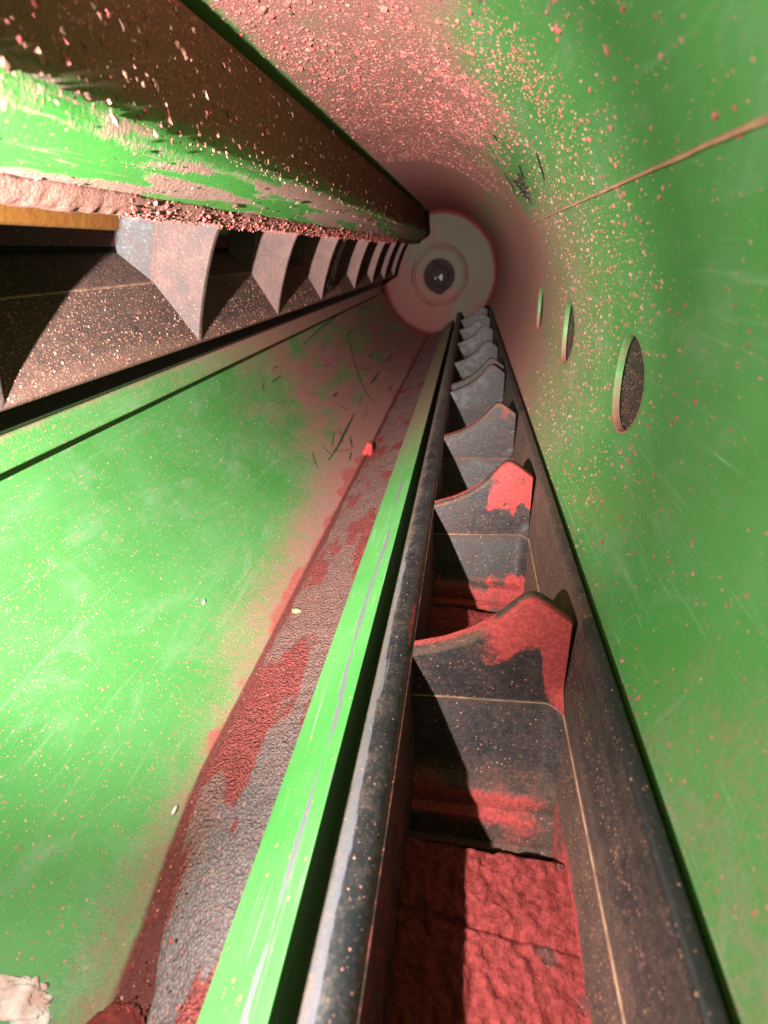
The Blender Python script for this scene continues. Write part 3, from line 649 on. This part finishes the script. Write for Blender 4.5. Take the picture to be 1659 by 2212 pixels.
wl = [(-1.235, -0.388), (-1.205, -0.380), (-1.198, -0.368), (-1.315, -0.121), (-1.405, -0.012), (-1.425, -0.006)]
wl = densify(round_poly(wl, [0, .01, .01, 0, 0, 0], 4), 0.02)
for k, yk in enumerate(YL):
    prev = YL[k - 1] if k else 0.25
    yy = np.linspace(prev, yk, 70)
    P, U = extrude(wl, yy); nn = fbm(P, 5, 4); zc = P[..., 2]
    mb = MB(); mb.grid(P, dict(wuv=U, dust=np.clip(0.50 + 0.35 * (nn - 0.5) + 0.3 * (1 - sst(-0.36, -0.30, zc)) + 0.25 * sst(2, 6, P[..., 1]), 0, 1), speck=0.62, red=0.25 * sst(0.5, 0.65, nn) * sst(2, 4, P[..., 1])))
    G = np.zeros((3, len(yy), 3)); G[..., 1] = np.minimum(yy, yk - 0.09)
    for i, (dx, dz) in enumerate(((.0005, -.005), (.003, .001), (-.003, .0045))): G[i, :, 0] = -1.314 + dx; G[i, :, 2] = -0.121 + dz
    mb.grid(G, mat=1)
    bk = mb.build('bucket', [m_rub, m_line], beltL, origin=(-1.3, yk, 0)); bk['_o'] = (-1.3, yk, 0)
    fl = densify([np.array(p) for p in [(-1.405, 0.012), (-1.40, 0.075), (-1.395, 0.30), (-1.25, 0.37), (-1.16, 0.38), (-1.16, 0.40), (-1.27, 0.39), (-1.43, 0.32)]], 0.04, True)
    P, U = extrude(fl, np.linspace(prev + 0.06, yk - 0.12, 30)); mb = MB(); mb.grid(P, dict(wuv=U, dust=0.4, red=0.35, speck=0.1), close_u=True, caps=True)
    mb.build('pocket_floor', m_floor, bk)
    mb = MB(); cleat_mesh(mb, topL, creaseL, botL, yk, 0.085, 0.15, 0.035, [((0.0, 0, 0.0), -0.155, 2.1)], attrL(k))
    mb.build('cleat', [m_flap, m_line], bk, 35)
    if k == 3:
        mb = MB(); ty = np.linspace(yk + 0.06, yk + 0.42, 8)
        P, U = extrude(topL + np.array([-0.02, 0.01]), ty); mb.grid(P, dict(wuv=U, dust=0.5, red=0.1))
        P2_, U = extrude(topL + np.array([-0.05, 0.02]), ty); mb.grid(P2_, dict(wuv=U, dust=0.3))
        sp_ = mb.build('splice_plate', [m_rub, m_line], bk)
        mb = MB()
        for dy in (0.10, 0.17):
            a = topL[8]; b = topL[12]
            ctr = (a + b) / 2 + np.array([0.0, 0.012]); mb.box((ctr[0] - 0.016, yk + 0.06 + dy, ctr[1]), (0.008, 0.018, 0.05))
        mb.build('stamped_mark', m_dark, bk)
    mb = MB(); P, U = extrude(np.array([(-1.424, -0.10), (-1.418, -0.04), (-1.418, 0.14), (-1.430, 0.14), (-1.432, -0.10)]), np.linspace(prev, yk, 6)); mb.grid(P, dict(wuv=U, dust=0.1), close_u=True, caps=True)
    mb.build('back_web', m_dark, bk)
    # added strip: its colour stands for the amber-tinted light in the hollow
yr = empty('amber_strip'); tag(yr, 'added yellow-orange strip for the amber light tint at the far left beneath the beam', 'rail')
mb = MB(); P, U = extrude(round_poly([(-1.00, 0.062), (-0.985, 0.046), (-0.965, 0.050), (-0.955, 0.095), (-0.99, 0.10)], .008, 4, True), np.linspace(0.3, 1.42, 30)); mb.grid(P, dict(wuv=U, dust=0.3), close_u=True, caps=True)
mb.build('amber_strip_body', m_yel, yr)

# ------------------------------------------------------------------ loose lumps and grains
def ico():
    t = (1 + 5 ** .5) / 2
    v = np.array([(-1, t, 0), (1, t, 0), (-1, -t, 0), (1, -t, 0), (0, -1, t), (0, 1, t), (0, -1, -t), (0, 1, -t), (t, 0, -1), (t, 0, 1), (-t, 0, -1), (-t, 0, 1)], float)
    f = [(0, 11, 5), (0, 5, 1), (0, 1, 7), (0, 7, 10), (0, 10, 11), (1, 5, 9), (5, 11, 4), (11, 10, 2), (10, 7, 6), (7, 1, 8), (3, 9, 4), (3, 4, 2), (3, 2, 6), (3, 6, 8), (3, 8, 9), (4, 9, 5), (2, 4, 11), (6, 2, 10), (8, 6, 7), (9, 8, 1)]
    return v / np.linalg.norm(v[0]), np.array(f)
IV, IF = ico()
def grains(name, pos, nrm, size, mats, matidx, flat=0.6, parent=None):
    N = len(pos); nrm = nrm / np.linalg.norm(nrm, axis=1)[:, None]
    h = rng.normal(size=(N, 3)); t1 = np.cross(nrm, h); t1 /= np.linalg.norm(t1, axis=1)[:, None]; t2 = np.cross(nrm, t1)
    loc = IV[None] * rng.uniform(0.6, 1.3, (N, 12, 1)); st = rng.uniform(0.75, 1.5, (N, 1))
    V = (t1[:, None] * loc[..., 0:1] * st[:, :, None] + t2[:, None] * loc[..., 1:2] + nrm[:, None] * loc[..., 2:3] * flat) * size[:, None, None] + pos[:, None] + nrm[:, None] * (0.3 * flat * size[:, None, None])
    me = bpy.data.meshes.new(name); F = (IF[None] + 12 * np.arange(N)[:, None, None]).reshape(-1, 3)
    me.vertices.add(N * 12); me.vertices.foreach_set('co', (V * S).astype(np.float32).ravel())
    nf = len(F); me.loops.add(nf * 3); me.loops.foreach_set('vertex_index', F.astype(np.int32).ravel())
    me.polygons.add(nf); me.polygons.foreach_set('loop_start', np.arange(0, nf * 3, 3, dtype=np.int32)); me.polygons.foreach_set('loop_total', np.full(nf, 3, np.int32))
    for m in mats: me.materials.append(m)
    me.polygons.foreach_set('material_index', np.repeat(matidx, 20).astype(np.int32)); me.polygons.foreach_set('use_smooth', [False] * nf)
    me.update(calc_edges=True); me.validate()
    o = bpy.data.objects.new(name, me); COL.objects.link(o); o['kind'] = 'stuff'
    if parent: o.parent = parent
    return o
def tube_grains(name, N, dens, smed, ssig, mats, probs, parent=tube, smax=0.03, ymax=4.5):
    pos, nr, sz = [], [], []; got = 0
    while got < N:
        ph = rng.uniform(PH0, PH1, N * 4); yv = rng.uniform(0.15, ymax, N * 4)
        ok = rng.random(N * 4) < dens(np.degrees(ph), yv, ph)
        for h in holes: ok &= np.hypot(ph - h[0], yv - h[1]) > HR + 0.02
        ph, yv = ph[ok], yv[ok]; pos.append(tube_pt(ph, yv)); nr.append(np.stack([-np.cos(ph), 0 * ph, -np.sin(ph)], 1)); got += len(ph)
        if len(ph) == 0: break
    pos = np.concatenate(pos)[:N]; nr = np.concatenate(nr)[:N]
    sz = np.minimum(np.exp(rng.normal(math.log(smed), ssig, len(pos))), smax)
    grains(name, pos, nr, sz, mats, rng.choice(len(mats), len(pos), p=probs), parent=parent)
def d_roof(dg, y, ph):
    nn = fbm(np.stack([ph, y, 0 * y], -1), 5, 3)
    return sst(0.25, 0.7, nn + 0.15) * sst(38, 80, dg + 50 * (nn - 0.5)) * (1 - sst(100, 104, dg)) * sst(0.1, 0.5, y) * (0.35 + 0.65 * (1 - sst(2.0, 4.4, y)))
tube_grains('dust_grains', 30000, d_roof, 0.0017, 0.62, [m_pink, m_tanl, m_brown], [.72, .14, .14], smax=0.010)
tube_grains('dust_clumps', 420, lambda dg, y, ph: sst(44, 60, dg) * (1 - sst(96, 102, dg)) * sst(0.3, 0.6, y) * sst(0.50, 0.60, fbm(np.stack([ph, y, 0 * y + 7], -1), 4, 3)), 0.0060, 0.45, [m_pink, m_crumb], [.6, .4], smax=0.013, ymax=3.0)
def d_right(dg, y, ph):
    nn = fbm(np.stack([ph, y, 0 * y + 9], -1), 5, 3)
    return (1 - sst(30, 60, dg)) * sst(0.1, 0.9, y) * sst(0.30, 0.55, nn + 0.1) * (0.15 + 0.85 * sst(0.8, 1.6, y)) * (1 - sst(2.3, 3.3, y))
tube_grains('dust_grains', 4400, d_right, 0.0018, 0.68, [m_pink, m_tanl], [.45, .55], smax=0.0065, ymax=3.4)
def d_left(dg, y, ph):
    nn = fbm(np.stack([ph, y, 0 * y + 4], -1), 3, 3)
    return sst(196, 200, dg) * (1 - sst(256, 259, dg)) * sst(0.35, 0.65, nn + 0.1) * (1 - sst(2.5, 3.6, y))
tube_grains('dust_grains', 2200, d_left, 0.0016, 0.45, [m_pink, m_tanl], [.2, .8], smax=0.005)
# on the beam face and flank
N = 7000; zb = rng.random(N); yb = rng.uniform(0.2, 5.5, N) ** 1.0
sel = rng.random(N) < 0.975
bx = np.where(sel, -0.690 - (0.034) * zb, -0.70 - 0.14 * zb); bz = np.where(sel, 0.215 + 0.31 * zb, 0.187 - 0.074 * zb)
nrm = np.where(sel[:, None], np.array([[0.995, 0, 0.1]]), np.array([[0.46, 0, -0.89]]))
bx = np.where(sel, np.interp(bz, [0.20, 0.535], [-0.694, -0.743]), bx)
grains('dust_grains', np.column_stack([bx, yb, bz]), nrm, np.minimum(np.exp(rng.normal(math.log(0.0025), 0.6, N)), 0.010), [m_pink, m_tanl, m_brown], rng.choice(3, N, p=[.2, .4, .4]), parent=beam)
# crumbs along the beam lip
N = 4200; yb = 1.3 + 5.0 * rng.random(N); t = rng.random(N)
px = -0.835 - 0.06 * t; pz = np.where(t < .35, 0.118 - 0.10 * t, 0.080) + rng.normal(0, 0.006, N)
grains('dust_crumbs', np.column_stack([px, yb, pz]), np.column_stack([0.5 + 0 * t, rng.normal(0, .3, N), -0.8 + 0 * t]), np.minimum(np.exp(rng.normal(math.log(0.0020), 0.6, N)), 0.008), [m_crumb, m_red, m_brown], rng.choice(3, N, p=[.62, .2, .18]), flat=0.8, parent=beam)
# on the left bucket side walls
N = 3500; yb = rng.uniform(0.4, 5, N); t = rng.random(N)
px = -1.198 - 0.117 * t; pz = -0.368 + 0.247 * t
grains('dust_grains', np.column_stack([px, yb, pz]), np.tile([[0.9, 0, 0.43]], (N, 1)), np.minimum(np.exp(rng.normal(math.log(0.0018), 0.45, N)), 0.006), [m_pink, m_tanl], rng.choice(2, N, p=[.35, .65]), parent=beltL)
# on the grit strip
N = 1100; yb = 0.2 + 3.3 * rng.random(N) ** 1.5; t = rng.random(N)
grains('dust_grains', np.column_stack([-0.60 + 0.2 * t, yb, -1.338 + 0.073 * t]), np.tile([[-0.3, 0, 0.95]], (N, 1)), np.minimum(np.exp(rng.normal(math.log(0.0016), 0.45, N)), 0.005), [m_brown, m_red, m_tanl], rng.choice(3, N, p=[.5, .35, .15]), parent=strip_)

def lump(name, centre, size, mat, label, cat, squash=(1, 1, .6), sub=3, rough=0.5, seed=0, group=None, normal=None):
    import bmesh
    bm = bmesh.new(); bmesh.ops.create_icosphere(bm, subdivisions=sub, radius=1.0)
    V = np.array([v.co[:] for v in bm.verts]); k = 1 + rough * (fbm(V + seed * 7.1, 1.5, 3) - 0.5) * 2 + 0.35 * rough * (vnoise(V + seed, 5) - .5) + 0.16 * rough * (vnoise(V + seed, 13) - .5)
    V = V * k[:, None] * np.array(squash) * size
    for v, c in zip(bm.verts, V): v.co = c * S
    me = bpy.data.meshes.new(name); bm.to_mesh(me); bm.free(); me.materials.append(mat)
    me.polygons.foreach_set('use_smooth', [True] * len(me.polygons))
    o = bpy.data.objects.new(name, me); COL.objects.link(o); o.location = np.array(centre) * S
    if normal is not None: o.rotation_euler = Vector(normal).to_track_quat('Z', 'Y').to_euler()
    tag(o, label, cat, group); return o
def on_wall(px, py, r=0.99):
    ph, y = phi_of(px, py); return tube_pt(ph, y, r)
def at(px, py, y):
    q = ray(px, py) * y; return (q[0], y, q[1])
lump('powder_clod', at(795, 972, 3.35), 0.058, m_red, 'bright red powder clod lodged in the groove beside the grit strip', 'clod', (.55, .9, .75), seed=1, rough=1.1)
lump('chaff_flake', at(640, 1320, 1.52), 0.02, m_chaff, 'small yellow chaff flake stuck in the red groove', 'chaff', (1.1, .5, .5), 2, seed=2)
lump('pale_flake', on_wall(440, 1302, .995), 0.012, m_white, 'tiny white flake in the middle of the left green wall', 'flake', (.5, 1, 1), 2, seed=3)
lump('pale_flake', on_wall(378, 1752, .995), 0.013, m_white, 'thin white sliver near the red edge of the left wall', 'flake', (.4, 1.2, .6), 2, seed=4)
def wall_n(px, py):
    ph, y = phi_of(px, py); return (-math.cos(ph), 0, -math.sin(ph))
m_dred = plain('dark_red_powder', (0.26, 0.045, 0.04), 0.95, 0.1, c2=(0.12, 0.025, 0.022), scale=40)
m_cake = plain("pale_pink_crust", (0.80, 0.68, 0.62), 0.95, 0.1, c2=(0.55, 0.30, 0.26), scale=20)
lump('caked_lump', on_wall(45, 2160, .998), 0.055, m_cake, 'thin pale pink flaky crust stuck to the green wall in the lower left corner', 'crust', (.55, 1.15, .12), 5, rough=1.0, seed=5.4, normal=wall_n(45, 2160))
lump('powder_heap', on_wall(235, 2262, .99), 0.06, m_dred, 'dark red powder heap at the foot of the left wall in the groove', 'heap', (.9, 1.0, .22), 5, rough=0.6, seed=8, normal=wall_n(235, 2262))
